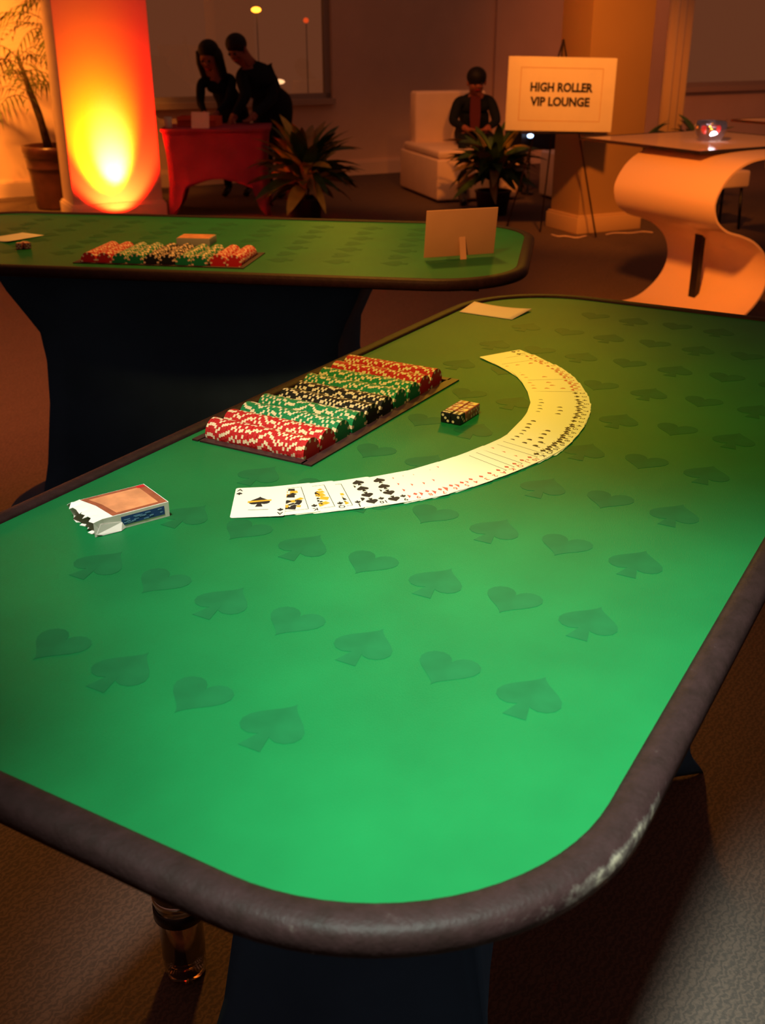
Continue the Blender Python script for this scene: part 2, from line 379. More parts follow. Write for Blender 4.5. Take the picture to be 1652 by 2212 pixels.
def casino_table(label, loc, rz, yc=.269):
    t = thing('casino_table', label, 'table', loc, R(rz))
    mb = MB(); mb.prism(rrect(-HL, HL, -HWD, HWD, CR, 18), TZ-.016, TZ, FELT); ft = mb.build('felt_top', t)
    cb = MB(); cb.box((0, yc, TZ), (.410, .186, .06), FELT); cut = cb.build('cutter')
    bo = ft.modifiers.new('b', 'BOOLEAN'); bo.operation = 'DIFFERENCE'; bo.object = cut; bo.solver = 'EXACT'
    l_, r_ = t.location.copy(), t.rotation_euler.copy(); t.location = (0, 0, 0); t.rotation_euler = (0, 0, 0); bpy.context.view_layer.update()
    me = bpy.data.meshes.new_from_object(ft.evaluated_get(bpy.context.evaluated_depsgraph_get())); ft.modifiers.clear(); ft.data = me
    bpy.data.objects.remove(cut); t.location = l_; t.rotation_euler = r_
    # rail: swept padded profile
    base = rrect(-HL, HL, -HWD, HWD, CR, 18)
    prof = [(0, -.004), (.000, .0015), (.004, .0038), (.012, .0046), (.020, .0036), (.0252, .0010), (.0280, -.0035), (.0285, -.010), (.0278, -.017), (.024, -.021), (.015, -.023), (-.03, -.023)]
    n = len(base); vs = []; fs = []
    for i, (x, y) in enumerate(base):
        a, b = base[i-1], base[(i+1) % n]; tx, ty = b[0]-a[0], b[1]-a[1]; L = math.hypot(tx, ty); nx, ny = ty/L, -tx/L
        for o_, z in prof: vs.append((x+nx*o_, y+ny*o_, z))
    m = len(prof)
    for i in range(n):
        k = (i+1) % n
        for j in range(m-1): fs.append((i*m+j, k*m+j, k*m+j+1, i*m+j+1)[::-1])
    mb = MB(); mb.add(vs, fs, RAIL, True); r = mb.build('padded_rail', t, loc=(0, 0, TZ)); r['label'] = 'dark vinyl padded rail, scuffed at one corner'
    mb = MB(); mb.box((0, 0, TZ-.032), (2*HL-.16, 2*HWD-.16, .017), BLACKM); mb.build('underside_board', t)
    # stretch cover over the folding table that carries the top
    Z = [0, .03, .08, .15, .22, .32, .5, .62, .70, .76, .82, .875]
    A = [.65, .62, .56, .50, .465, .44, .41, .402, .405, .43, .46, .48]
    B = [.230, .230, .228, .226, .224, .222, .176, .158, .165, .19, .21, .225]
    BL = [.185, .178, .170, .165, .160, .156, .155, .155, .165, .19, .21, .225]
    ring = 16; vs = []; fs = []
    for z, a, b, l in zip(Z, A, B, BL):
        for (p, q) in (((a, -b), (a, l)), ((a, l), (-a, l)), ((-a, l), (-a, -b)), ((-a, -b), (a, -b))):
            for i in range(ring):
                u = i/ring; sag = 4*u*(1-u); k = .14*(1-abs(z-.4)/.5)
                x = p[0]+(q[0]-p[0])*u; y = p[1]+(q[1]-p[1])*u
                if p[0] == q[0]: x *= 1-k*sag*.4
                else: y *= 1-(.18+.5*max(0, 1-z/.86))*sag
                y += .012
                hem = .13*sag*max(0, 1-z/.4)
                vs.append((x, y, z+hem))
    n4 = 4*ring
    for j in range(len(Z)-1):
        for i in range(n4): fs.append((j*n4+i, j*n4+(i+1) % n4, (j+1)*n4+(i+1) % n4, (j+1)*n4+i))
    fs.append(tuple((len(Z)-1)*n4+i for i in range(n4)))
    mb = MB(); mb.add(vs, fs, BLACK_SPANDEX, True); c = mb.build('stretch_cover', t); so = c.modifiers.new('s', 'SOLIDIFY'); so.thickness = .004
    for k, y in enumerate([.2115, .130, .0485, -.033, -.1145, -.196, -.2775]):
        for i in range(-5, 6):
            x = .015+.1424*i
            if y > .16 and abs(x) < .26: continue
            if abs(x) > .66 and abs(y) > .19: continue
            kind = 'heart' if k % 2 == 1 else 'spade'
            o = bpy.data.objects.new('printed_suit', suit_meshes[kind]); link(o, t); o.location = (x, y, TZ+.00005)
            if kind == 'heart': o.rotation_euler = (0, 0, 0)
    return t
NT = (.1636, 1.3748, 0); NR = 59.85
BT = (-.484, 2.895, 0); BR = 170.5
casino_table('long green felt casino table in the foreground with fanned cards on it', NT, NR)
casino_table('green felt casino table further back in front of the glowing pillar', BT, BR, .235)
MN = Matrix.Translation(NT) @ Matrix.Rotation(R(NR), 4, 'Z'); MBk = Matrix.Translation(BT) @ Matrix.Rotation(R(BR), 4, 'Z')

# chip tray, let into the table
CHZ = .0052
def tray(label, M, rz, yc):
    p = M @ Vector((0, yc, TZ)); t = thing('chip_tray', label, 'tray', p, R(rz))
    mb = MB(); hx, hy = .214, .098
    for c, d in (((0, -hy+.008, .0012), (2*hx, .016, .0024)), ((0, hy-.005, .0012), (2*hx, .010, .0024)), ((-hx+.006, 0, .0012), (.012, 2*hy-.026, .0024)), ((hx-.006, 0, .0012), (.012, 2*hy-.026, .0024))): mb.box(c, d, TRAYM)
    mb.build('tray_rim', t)
    mb = MB(); N = 120; vs = []; fs = []
    for j, y in enumerate((-.088, .088)):
        for i in range(N+1):
            x = -.202+.404*i/N; q = ((x+.2) % .04)-.02
            z = CHZ-math.sqrt(max(0, .0198**2-q*q)) if abs(q) < .0197 else CHZ
            vs.append((x, y, min(max(z, -.0146), CHZ-.004)))
    for i in range(N): fs.append((i, i+1, N+2+i, N+1+i))
    mb.add(vs, fs, TRAYM, True)
    mb.box((0, -.0895, -.007), (.404, .003, .015), TRAYM); mb.box((0, .0895, -.007), (.404, .003, .015), TRAYM)
    mb.build('trough_insert', t)
    return t
tray('dark metal chip tray full of chips on the foreground table', MN, NR, .269)
tray('dark chip tray on the far table in front of the glowing pillar', MBk, BR, .235)

def chip_mesh(m, r=.0195, h=.0033):
    mb = MB(); n = 24; vs = []
    for x in (-h/2, h/2):
        for rr in (r, r*.72):
            for i in range(n):
                a = 2*math.pi*i/n; vs.append((x, rr*math.cos(a), rr*math.sin(a)))
    def white(i): return (i % 3) == 0
    k = mb
    for i in range(n):
        j = (i+1) % n; mm = CREAM if white(i) else m
        k.v = k.v
        for f in ((i, 2*n+i, 2*n+j, j), (i, j, n+j, n+i), (2*n+j, 2*n+i, 3*n+i, 3*n+j)):
            k.f.append(list(f)); k.m.append(k.mi(mm)); k.smooth.append(False)
    k.v = vs
    for f in ([n+i for i in range(n)], [3*n+i for i in range(n-1, -1, -1)]):
        k.f.append(f); k.m.append(k.mi(m)); k.smooth.append(False)
    return mb.mesh('poker_chip')
chipm = {'red': chip_mesh(CHIP_RED), 'green': chip_mesh(CHIP_GREEN), 'black': chip_mesh(CHIP_BLACK)}
rows = ['red', 'red', 'green', 'green', 'black', 'black', 'green', 'green', 'red', 'red']
desc = ['red and cream chip in the outermost tray row nearest the card box',
        'red and cream chip in the second tray row from the card box',
        'green and cream chip in the tray row next to the near red rows',
        'green and cream chip in the tray row just before the black rows, near side',
        'black and cream chip in the nearer of the two black tray rows',
        'black and cream chip in the farther of the two black tray rows',
        'green and cream chip in the tray row just beyond the black rows',
        'green and cream chip in the tray row next to the far red rows',
        'red and cream chip in the far tray row beside the far green rows',
        'red and cream chip in the outermost tray row at the far end']
Rz90 = Matrix.Rotation(R(90), 4, 'Z')
far = []
for r_, c in enumerate(rows):
    x = -.18+.04*r_; n = 48 if c != 'black' else 45
    y0 = -.074+random.uniform(-.002, .002)
    for i in range(n):
        y = .269+y0+.0034*i
        if r_ > 5:
            far.append((c, Matrix.Translation((x+random.uniform(-.0004, .0004), y, CHZ+random.uniform(-.0002, .0006))) @ Rz90 @ Matrix.Rotation(random.uniform(0, 6.28), 4, 'X'))); continue
        o = bpy.data.objects.new('poker_chip', chipm[c]); col.objects.link(o)
        o.matrix_world = MN @ Matrix.Translation((x+random.uniform(-.0004, .0004), y, TZ+CHZ+random.uniform(-.0002, .0006))) @ Rz90 @ Matrix.Rotation(random.uniform(0, 6.28), 4, 'X')
        tag(o, desc[r_], 'poker chip', 'chips in near tray row %d' % (r_+1))
def pile(lst):
    mb = MB()
    for c, M in lst:
        src = chipm[c]; o_ = len(mb.v); mb.v += [tuple(M @ v.co) for v in src.vertices]
        for p in src.polygons: mb.f.append([o_+q for q in p.vertices]); mb.m.append(mb.mi(src.materials[p.material_index])); mb.smooth.append(False)
    return mb.build('chip_rows')
o = pile(far); o.matrix_world = MN @ Matrix.Translation((0, 0, TZ))   # past the 300 that show largest
tag(o, 'far four rows of green and red chips in the near table tray', 'poker chips', kind='stuff')
lst = []
for r_, c in enumerate(rows):
    for i in range(46 if r_ not in (0, 1) else 40):
        lst.append((c, Matrix.Translation((-.18+.04*r_, -.072+.0034*i, CHZ)) @ Rz90 @ Matrix.Rotation(random.uniform(0, 6.28), 4, 'X')))
o = pile(lst); o.matrix_world = MBk @ Matrix.Translation((0, .235, TZ))
tag(o, 'rows of red, green and black chips filling the far table tray', 'poker chips', kind='stuff')

# ------------------------------------------------------------------ dice
def die_mesh(body, pip, s=.0155):
    mb = MB(); mb.box((0, 0, 0), (s, s, s), body, bev=.0012)
    d = .0040; P = {1: [(0, 0)], 2: [(-1, -1), (1, 1)], 3: [(-1, -1), (0, 0), (1, 1)], 4: [(-1, -1), (1, 1), (-1, 1), (1, -1)], 5: [(-1, -1), (1, 1), (-1, 1), (1, -1), (0, 0)], 6: [(-1, -1), (-1, 0), (-1, 1), (1, -1), (1, 0), (1, 1)]}
    faces = {6: Matrix.Identity(4), 5: Matrix.Rotation(R(90), 4, 'X'), 3: Matrix.Rotation(R(-90), 4, 'Y'), 4: Matrix.Rotation(R(90), 4, 'Y'), 2: Matrix.Rotation(R(-90), 4, 'X'), 1: Matrix.Rotation(R(180), 4, 'X')}
    for k, M in faces.items():
        for px, py in P[k]:
            mb.lathe([(.0001, .0001), (.0021, .0001)], pip, 8, c=(px*d, py*d, s/2), M=M)
    return mb.mesh('die')
DIEB = die_mesh(CHIP_BLACK, CREAM); DIER = die_mesh(mat('die_red', (.42, .11, .075), .3, .5), CREAM)
ax = Vector((.51, .86, 0)); pn = Vector((.86, -.51, 0))
p0 = Vector((.094, 1.450, TZ+.00805))
for a in range(2):
    for i in range(4):
        p = p0 + ax*(.0159*i) + pn*(.0163*a)
        black = i == 0
        o = bpy.data.objects.new('die', DIEB if black else DIER); col.objects.link(o); o.location = p
        o.rotation_euler = (0, 0, R(59.3)+R(90)*((i+a) % 4))
        tag(o, '%s die with cream pips, %s in the %s row inside the card fan' % ('black' if black else 'dark red', ['nearest', 'second', 'third', 'farthest'][i], ['left', 'right'][a]), 'die', 'dice in two short rows on the felt')
for i, (dx, dy) in enumerate(((0, 0), (.018, .004), (.006, .019))):
    o = bpy.data.objects.new('die', DIER); col.objects.link(o); o.location = (-.936+dx, 2.79+dy, TZ+.00805); o.rotation_euler = (0, 0, i*.7)
    tag(o, 'small dark red die on the far table beside the sheet of paper, %s of three' % ['left', 'right', 'rear'][i], 'die', 'dice on the far table')

# ------------------------------------------------------------------ fanned cards
def catmull(P, n):
    P = [Vector(p) for p in P]; P = [2*P[0]-P[1]]+P+[2*P[-1]-P[-2]]; out = []
    for i in range(1, len(P)-2):
        for k in range(n):
            t = k/n; a, b, c, d = P[i-1:i+3]
            out.append(.5*((2*b)+(c-a)*t+(2*a-5*b+4*c-d)*t*t+(3*b-a-3*c+d)*t**3))
    out.append(P[-2]); return out
CL = catmull([(-.1780, 1.162), (-.125, 1.165), (-.029, 1.188), (.059, 1.224), (.164, 1.311), (.220, 1.388), (.265, 1.515), (.266, 1.650), (.236, 1.741), (.203, 1.798)], 24)
S = [0]
for i in range(1, len(CL)): S.append(S[-1]+(CL[i]-CL[i-1]).length)
def at_s(s):
    s = min(max(s, 0), S[-1]-1e-6)
    for i in range(len(S)-1):
        if S[i+1] >= s:
            t = (s-S[i])/(S[i+1]-S[i]); return CL[i].lerp(CL[i+1], t), (CL[i+1]-CL[i]).normalized()
glyph = {}
for g in ['A', 'K', 'Q', 'J', '10', '9', '8', '7', '6', '5', '4', '3', '2']:
    me = text_mesh(g, .0105, INKB, offset=.0002)
    glyph[g] = ([v.co.copy() for v in me.vertices], [list(p.vertices) for p in me.polygons])
CW, CH = .0315, .0440
PIPS = {'A': [(0, 0)], '2': [(0, 1), (0, -1)], '3': [(0, 1), (0, 0), (0, -1)], '4': [(-1, 1), (1, 1), (-1, -1), (1, -1)],
        '5': [(-1, 1), (1, 1), (-1, -1), (1, -1), (0, 0)], '6': [(-1, 1), (1, 1), (-1, 0), (1, 0), (-1, -1), (1, -1)],
        '7': [(-1, 1), (1, 1), (-1, 0), (1, 0), (-1, -1), (1, -1), (0, .5)], '8': [(-1, 1), (1, 1), (-1, 0), (1, 0), (-1, -1), (1, -1), (0, .5), (0, -.5)],
        '9': [(a, b) for a in (-1, 1) for b in (1, .34, -.34, -1)]+[(0, 0)], '10': [(a, b) for a in (-1, 1) for b in (1, .34, -.34, -1)]+[(0, .68), (0, -.68)]}
def card_mesh(rank, suit):
    mb = MB(); mb.prism(rrect(-CW, CW, -CH, CH, .0035, 4), 0, .00028, CARDW)
    ink = INKR if suit in ('heart', 'diamond') else INKB
    z = .00034
    def flat(ols, cx, cy, rot, m=ink, zz=z):
        M = Matrix.Translation((cx, cy, 0)) @ Matrix.Rotation(rot, 4, 'Z')
        for ol in ols: mb.add([(x, y, zz) for x, y in ol], [tuple(range(len(ol)))], m, False, M)
    small = suit_outline(suit, .0075)
    small = [o[::-1] if sum(o[i][0]*o[(i+1) % len(o)][1]-o[(i+1) % len(o)][0]*o[i][1] for i in range(len(o))) < 0 else o for o in small]
    for sg in (1, -1):
        rot = 0 if sg == 1 else math.pi
        gv, gf = glyph[rank]; M = Matrix.Translation((-.026*sg, .0365*sg, z)) @ Matrix.Rotation(rot, 4, 'Z')
        mb.add(gv, gf, ink, False, M)
        flat(small, -.026*sg, .0265*sg, rot)
    if rank in PIPS:
        big = [[(x*(3.4 if rank == 'A' and suit == 'spade' else 2.0), y*(3.4 if rank == 'A' and suit == 'spade' else 2.0)) for x, y in o] for o in small]
        for px, py in PIPS[rank]: flat(big, px*.0135, py*.030, 0 if py >= 0 else math.pi)
        if rank == 'A' and suit == 'spade':
            flat([[(-.014, -.003), (.014, .001), (.014, .005), (-.014, .002)]], 0, 0, 0, INKG, z+.00004)
            flat([[(-.012, -.0245), (.012, -.0245), (.012, -.0235), (-.012, -.0235)]], 0, 0, 0, INKB, z+.00004)
    else:
        x, y = .0185, .034
        for q in ([(-x, -y), (x, -y), (x, -y+.0008), (-x, -y+.0008)], [(-x, y-.0008), (x, y-.0008), (x, y), (-x, y)], [(-x, -y), (-x+.0008, -y), (-x+.0008, y), (-x, y)], [(x-.0008, -y), (x, -y), (x, y), (x-.0008, y)]): flat([q], 0, 0, 0, INKB)
        rnd = random.Random(rank+suit)
        mats_ = [INKG, ink, INKG, INKB, INKR]
        for i in range(26):
            cx = rnd.uniform(-.012, .012); cy = rnd.uniform(-.028, .028); a = rnd.uniform(.002, .006); b = rnd.uniform(.0015, .0045)
            flat([[(-a, -b), (a, -b), (a*.8, b), (-a*.9, b)]], cx, cy, rnd.uniform(-.7, .7), mats_[rnd.randrange(4 if ink is INKB else 5)], z+.00001*(i+1))
    return mb.mesh('playing_card')
ranks = ['A', 'K', 'Q', 'J', '10', '9', '8', '7', '6', '5', '4', '3', '2']
deck = [(r, 'spade') for r in ranks[:6]]+[(r, 'diamond') for r in ranks[5:]+ranks[:5]][:13]+[(r, 'club') for r in ['K', 'Q', '10', '9', '8', '7', '6', '5', '4', '3', '2']]+[(r, 'spade') for r in ['8', '7', '6', '5', '4', '3', '2']]
deck += [(r, 'heart') for r in ['J', '9', '8', '7', 'Q', '6', '5', '4', '3', '2', '10', 'K', 'A']]+[('J', 'club'), ('A', 'club')]
deck = deck[:52]
names = {'A': 'ace', 'K': 'king', 'Q': 'queen', 'J': 'jack', '10': 'ten', '9': 'nine'}
def ordinal(n): return '%d%s' % (n, 'th' if 10 <= n % 100 <= 20 else {1: 'st', 2: 'nd', 3: 'rd'}.get(n % 10, 'th'))
L = S[-1]; n = len(deck); GAP = [.036, .030, .021, .028, .027]
for i, (rk, su) in enumerate(deck):
    s = CW + (sum(GAP[:i]) if i < 6 else sum(GAP)+(L-2*CW-sum(GAP))*(i-5)/(n-6))
    p, d = at_s(s); ang = math.atan2(d.y, d.x)+random.uniform(-.02, .02)
    nrm = Vector((-math.sin(ang), math.cos(ang)))
    p = p + nrm*random.uniform(-.0015, .0015)
    o = bpy.data.objects.new('playing_card', card_mesh(rk, su)); col.objects.link(o)
    tilt = math.atan2(.0016, 2*CW)
    o.matrix_world = Matrix.Translation((p.x, p.y, TZ+.0003+.0009)) @ Matrix.Rotation(ang, 4, 'Z') @ Matrix.Rotation(-tilt, 4, 'Y')
    if i == 0: lb = 'ace of spades lying fully uncovered at the left end of the fanned cards'
    elif i < 6: lb = '%s of spades, %s card from the left end of the fan' % (names[rk], ordinal(i+1))
    elif i == n-1: lb = 'orange-lit card closing the far end of the fanned cards'
    else: lb = 'face-up playing card, %s from the left end of the fan on green felt' % ordinal(i+1)
    tag(o, lb, 'playing card', 'fanned deck of playing cards')

# ------------------------------------------------------------------ torn card carton
t = thing('card_carton', 'opened white and tan playing card carton with torn flap on the near table', 'card box', (-.303, 1.122, TZ), R(36.5))
mb = MB(); Lh, Wh, Hh = .046, .033, .0185
x0 = -.034
mb.add([(x0, -Wh, .0003), (Lh, -Wh, .0003), (Lh, Wh, .0003), (x0, Wh, .0003), (x0, -Wh, Hh), (Lh, -Wh, Hh), (Lh, Wh, Hh), (x0, Wh, Hh)],
       [(3, 2, 1, 0), (4, 5, 6, 7), (0, 1, 5, 4), (1, 2, 6, 5), (2, 3, 7, 6)], BOXW)
mb.add([(x0+.001, -Wh+.0005, .0008), (Lh-.002, -Wh+.0005, .0008), (Lh-.002, Wh-.0005, .0008), (x0+.001, Wh-.0005, .0008), (x0+.001, -Wh+.0005, Hh-.0005), (Lh-.002, -Wh+.0005, Hh-.0005), (Lh-.002, Wh-.0005, Hh-.0005), (x0+.001, Wh-.0005, Hh-.0005)],
       [(0, 1, 2, 3), (7, 6, 5, 4), (4, 5, 1, 0), (5, 6, 2, 1), (6, 7, 3, 2)], BOXIN)
mb.build('carton_body', t)
mb = MB(); rnd = random.Random(3); N = 14; vs = []; fs = []          # torn, flared mouth
ring = [(x0, -Wh+2*Wh*i/N, Hh) for i in range(N+1)]+[(x0, Wh, .0005)]+[(x0, Wh-2*Wh*i/N, .0005) for i in range(1, N+1)]
for k, (x, y, z) in enumerate(ring):
    vs.append((x, y, z))
    e = rnd.uniform(.004, .012)+(.006 if z > .01 else .002)
    dz = (rnd.uniform(-.005, .001) if z > .01 else 0); dy = (y/Wh)*rnd.uniform(0, .003)
    vs.append((x-e, y+dy, max(.0006, z+dz)))
for k in range(len(ring)): 
    a = 2*k; b = 2*((k+1) % len(ring)); fs.append((a, a+1, b+1, b))
mb.add(vs, fs, BOXW, False)
mb.add([(x0-.003, -Wh-.004, .0006), (x0+.018, -Wh-.005, .0006), (x0+.026, -Wh, .001), (x0+.022, -Wh-.0002, .009), (x0-.004, -Wh-.0015, .013), (x0-.010, -Wh-.003, .003)], [(0, 1, 2, 3, 4, 5)], BOXW)
o = mb.build('torn_flap', t); so = o.modifiers.new('s', 'SOLIDIFY'); so.thickness = .0005
o['label'] = 'crumpled white torn opening end'
mb = MB(); z = Hh+.0003
mb.add([(-.022, -Wh+.001, z), (Lh-.001, -Wh+.001, z), (Lh-.001, Wh-.001, z), (-.034, Wh-.001, z), (-.026, .006, z)], [(0, 1, 2, 3, 4)], BOXB)
mb.add([(-.015, -Wh+.006, z+.0001), (Lh-.010, -Wh+.006, z+.0001), (Lh-.010, Wh-.007, z+.0001), (-.026, Wh-.007, z+.0001), (-.019, .004, z+.0001)], [(0, 1, 2, 3, 4)], BOXO)
mb.add([(Lh-.012, Wh-.009, z+.0002), (Lh-.002, Wh-.009, z+.0002), (Lh-.002, Wh-.002, z+.0002), (Lh-.012, Wh-.002, z+.0002)], [(0, 1, 2, 3)], CHIP_RED)
mb.build('printed_panel', t)
mb = MB(); y = -Wh-.0003
mb.add([(-.013, y, .0045), (.040, y, .0045), (.040, y, .0150), (-.013, y, .0150)], [(0, 1, 2, 3)], BLUE)
for k in range(22):
    cx = rnd.uniform(-.009, .036); cz = rnd.uniform(.006, .0132); a = rnd.uniform(.0015, .004); b = rnd.uniform(.0004, .0009)
    mb.add([(cx-a, y-.0001-.00001*k, cz-b), (cx+a, y-.0001-.00001*k, cz-b), (cx+a, y-.0001-.00001*k, cz+b), (cx-a, y-.0001-.00001*k, cz+b)], [(0, 1, 2, 3)], BLUEL)
mb.build('blue_seal', t)
# carton on the far table
t = thing('card_carton', 'small card carton standing among the felt behind the far chip tray', 'card box', (-.49, 2.86, TZ), R(-8))
mb = MB(); mb.box((0, 0, .0098), (.09, .064, .019), BOXIN, bev=.0006); mb.build('carton_body', t)
mb = MB(); mb.box((0, 0, .0198), (.084, .058, .0008), BOXO); mb.build('printed_panel', t)

# loose paper cards
def sheet(label, pts):
    mb = MB(); P = [Vector((*p, 0)) for p in pts]; N = 8; vs = []; fs = []
    for j in range(N+1):
        for i in range(N+1):
            a = P[0].lerp(P[1], i/N); b = P[3].lerp(P[2], i/N); q = a.lerp(b, j/N)
            q.z = TZ+.0012+.0035*(abs(2*i/N-1)**2)*(j/N); vs.append(q)
    for j in range(N):
        for i in range(N): k = j*(N+1)+i; fs.append((k, k+1, k+N+2, k+N+1))
    mb.add(vs, fs, PAPER, True); o = mb.build('paper_card'); so = o.modifiers.new('s', 'SOLIDIFY'); so.thickness = .0006
    # origin to its own place
    c = sum((Vector(p) for p in vs), Vector())/len(vs); o.data.transform(Matrix.Translation(-c)); o.location = c
    return tag(o, label, 'paper')
sheet('cream paper card lying at the far end of the foreground table', [(.154, 2.103), (.252, 2.040), (.300, 2.114), (.190, 2.177)])
sheet('cream paper card at the left end of the far table', [(-.931, 2.987), (-1.004, 3.031), (-1.065, 2.919), (-.992, 2.875)])

# table sign seen from behind on the far table
t = thing('table_sign', 'tan table sign seen from behind at the right end of the far table', 'sign', (.190, 2.660, TZ), R(18.5))
ML = Matrix.Translation((0, 0, .006)) @ Matrix.Rotation(R(8), 4, 'X')
mb = MB(); mb.box((0, 0, .058), (.186, .003, .115), CARDBOARD, ML, bev=.0008); mb.build('panel', t)
mb = MB(); mb.add([(-.004, -.003, .07), (.012, -.003, .07), (.012, -.018, .003), (-.004, -.018, .003)], [(0, 1, 2, 3)], CARDBOARD, M=Matrix.Translation((0, 0, -.003)))
o = mb.build('strut', t); so = o.modifiers.new('s', 'SOLIDIFY'); so.thickness = .002

# ------------------------------------------------------------------ uplight at the left pillar
PL = Vector((-2.515, 8.95, 0)); pd = Vector((math.cos(R(26)), math.sin(R(26)), 0)); pnn = Vector((math.sin(R(26)), -math.cos(R(26)), 0))
up = PL+pd*.36+pnn*.26
t = thing('uplight', 'black floor uplight washing the left pillar red', 'lamp', (up.x, up.y, 0), R(26))
mb = MB(); mb.lathe([(.001, .0), (.05, .0), (.055, .01), (.055, .07), (.05, .074), (.045, .060), (.001, .058)], BLACKM, 20, M=Matrix.Translation((0, .0, -.005)) @ Matrix.Rotation(R(-4), 4, 'X')); mb.build('housing', t)
mb = MB(); mb.tube([(-.065, 0, .004), (-.065, 0, .05), (-.052, 0, .055)], .005, BLACKM); mb.tube([(.065, 0, .004), (.065, 0, .05), (.052, 0, .055)], .005, BLACKM); mb.box((0, 0, .004), (.14, .05, .008), BLACKM); mb.build('yoke', t)
lp = up+Vector((0, 0, .085))
tgt = lp-pnn*1.0+Vector((0, 0, .95))-pd*.06
spot('uplight_red', lp, tgt, 420, (1.0, .012, .002), 94, .3, .03)
spot('uplight_amber', lp-pd*.03, lp-pnn*1.0+Vector((0, 0, 1.5))-pd*.16, 215, (.9, .62, .002), 60, 1.0, .03)
spot('uplight_white', lp, lp-pnn*1.0+Vector((0, 0, 1.45))-pd*.03, 26, (.8, .8, 1.0), 40, 1.0, .03)

# ------------------------------------------------------------------ potted palm behind the left pillar
def leaf_mesh(L, W, bend, m, name='leaf'):
    mb = MB(); N = 7; vs = []; fs = []
    for i in range(N+1):
        t = i/N; wd = W*(math.sin(math.pi*min(1, t*.93+.07))**.7)*(1-.25*t); x = L*t*math.cos(bend*t*.5); z = L*t*.1-bend*L*.45*t*t
        vs += [(x, -wd, z+wd*.3), (x, 0, z), (x, wd, z+wd*.3)]
    for i in range(N):
        k = 3*i; fs += [(k, k+3, k+4, k+1), (k+1, k+4, k+5, k+2)]
    mb.add(vs, fs, m, True); return mb.mesh(name)
t = thing('potted_palm', 'tall potted palm in a brown rimmed pot left of the glowing pillar', 'plant', (-2.87, 9.80, 0), 0)
mb = MB(); mb.lathe([(.001, 0), (.20, 0), (.205, .02), (.235, .30), (.243, .34), (.250, .345), (.247, .36), (.252, .43), (.262, .44), (.262, .46), (.268, .47), (.275, .50), (.272, .53), (.255, .53), (.25, .48), (.001, .47)], POTM, 32); mb.build('pot', t)
mb = MB(); mb.lathe([(.001, .485), (.25, .48)], SOIL, 20); mb.build('soil', t)
stems = [((-.06, .02), (-.12, 0)), ((.04, .05), (.02, .05)), ((-.01, -.06), (-.16, -.08)), ((.08, -.03), (.10, -.04))]
fr_src = {}
def frond(seed):
    rnd = random.Random(seed); mb = MB(); L = 1.05; P = []
    for i in range(13):
        t_ = i/12; P.append(Vector((L*t_*.8, 0, .55*t_*L-.95*L*t_*t_)))
    mb.tube(P, [.006*(1-.7*i/12) for i in range(13)], BARK, 5)
    for i in range(2, 13):
        for sgn in (-1, 1):
            l = .34*math.sin(math.pi*(i/13)**.8)+.06; b = P[i]; a = sgn*(1.0-.03*i)
            d = Vector((math.cos(a), math.sin(a), -.25)); w_ = Vector((-math.sin(a), math.cos(a), 0))*.013
            m1 = b+d*l*.5+Vector((0, 0, .02)); e = b+d*l+Vector((0, 0, -.25*l))
            mb.add([b-w_*.5, m1-w_, e, m1+w_, b+w_*.5], [(0, 1, 2, 3, 4)], PALM)
    return mb.mesh('frond')
frs = [frond(1), frond(2)]
k = 0
for (bx, by), (dx, dy) in stems:
    H = [1.05, 1.5, 1.25, 1.7][k]
    mb = MB(); pts = [(bx, by, .48), (bx+dx*.3, by+dy*.3, .48+(H-.48)*.4), (bx+dx, by+dy, H)]
    mb.tube(pts, [.028, .022, .016], BARK, 8); mb.build('stem', t)
    for i in range(8):
        o = bpy.data.objects.new('frond', frs[i % 2]); link(o, t); o.location = (bx+dx, by+dy, H-.02*i)
        o.rotation_euler = (0, R([5, -12, -25, 10][i % 4]), i*2.4+k*.9)
        sc = [.62, .75, .55, .7][i % 4]; o.scale = (sc, sc, sc)
    k += 1

def bush(label, loc, r, h, nleaf, seed, pot, yellow=.1, tan=.25, lean=1.0, name='potted_plant'):
    rnd = random.Random(seed); t = thing(name, label, 'plant', loc, 0)
    if pot:
        mb = MB(); mb.lathe([(.001, 0), (.12, 0), (.15, .18), (.158, .185), (.158, .20), (.14, .20), (.135, .17), (.001, .165)], POTD, 24); mb.build('pot', t)
        mb = MB(); mb.lathe([(.001, .172), (.134, .17)], SOIL, 16); mb.build('soil', t)
    z0 = .17 if pot else .0
    for k in range(4):
        mb = MB(); a = k*1.6; mb.tube([(0.02*math.cos(a), .02*math.sin(a), z0), (.04*math.cos(a), .04*math.sin(a), z0+(h-z0)*.35), (.06*math.cos(a), .06*math.sin(a), z0+(h-z0)*.62)], .008, BARK, 6); mb.build('stem', t)
    meshes = {m.name: leaf_mesh(r*1.0, r*.105, .75, m) for m in (LEAF, LEAFY, LEAFT)}
    for i in range(nleaf):
        q = rnd.random(); m = LEAFY if q < yellow else (LEAFT if q < yellow+tan else LEAF)
        o = bpy.data.objects.new('leaf', meshes[m.name]); link(o, t)
        a = rnd.uniform(0, 6.283); zz = z0+(h-z0)*(.22+.42*rnd.random()); el = rnd.uniform(-.35, 1.25)*lean
        sc = rnd.uniform(.7, 1.1)
        o.location = (.05*math.cos(a), .05*math.sin(a), zz); o.scale = (sc, sc*rnd.uniform(.8, 1.4), sc)
        o.rotation_euler = (rnd.uniform(-.5, .5), -el, a)
    return t
bush('leafy plant with yellowing leaves on the floor right of the red table', (-.63, 8.98, 0), .46, .66, 110, 5, True, .17, .25)
bush('leafy dark green plant on the floor in front of the white chair', (.945, 9.38, 0), .40, .68, 130, 9, True, .03, .22)
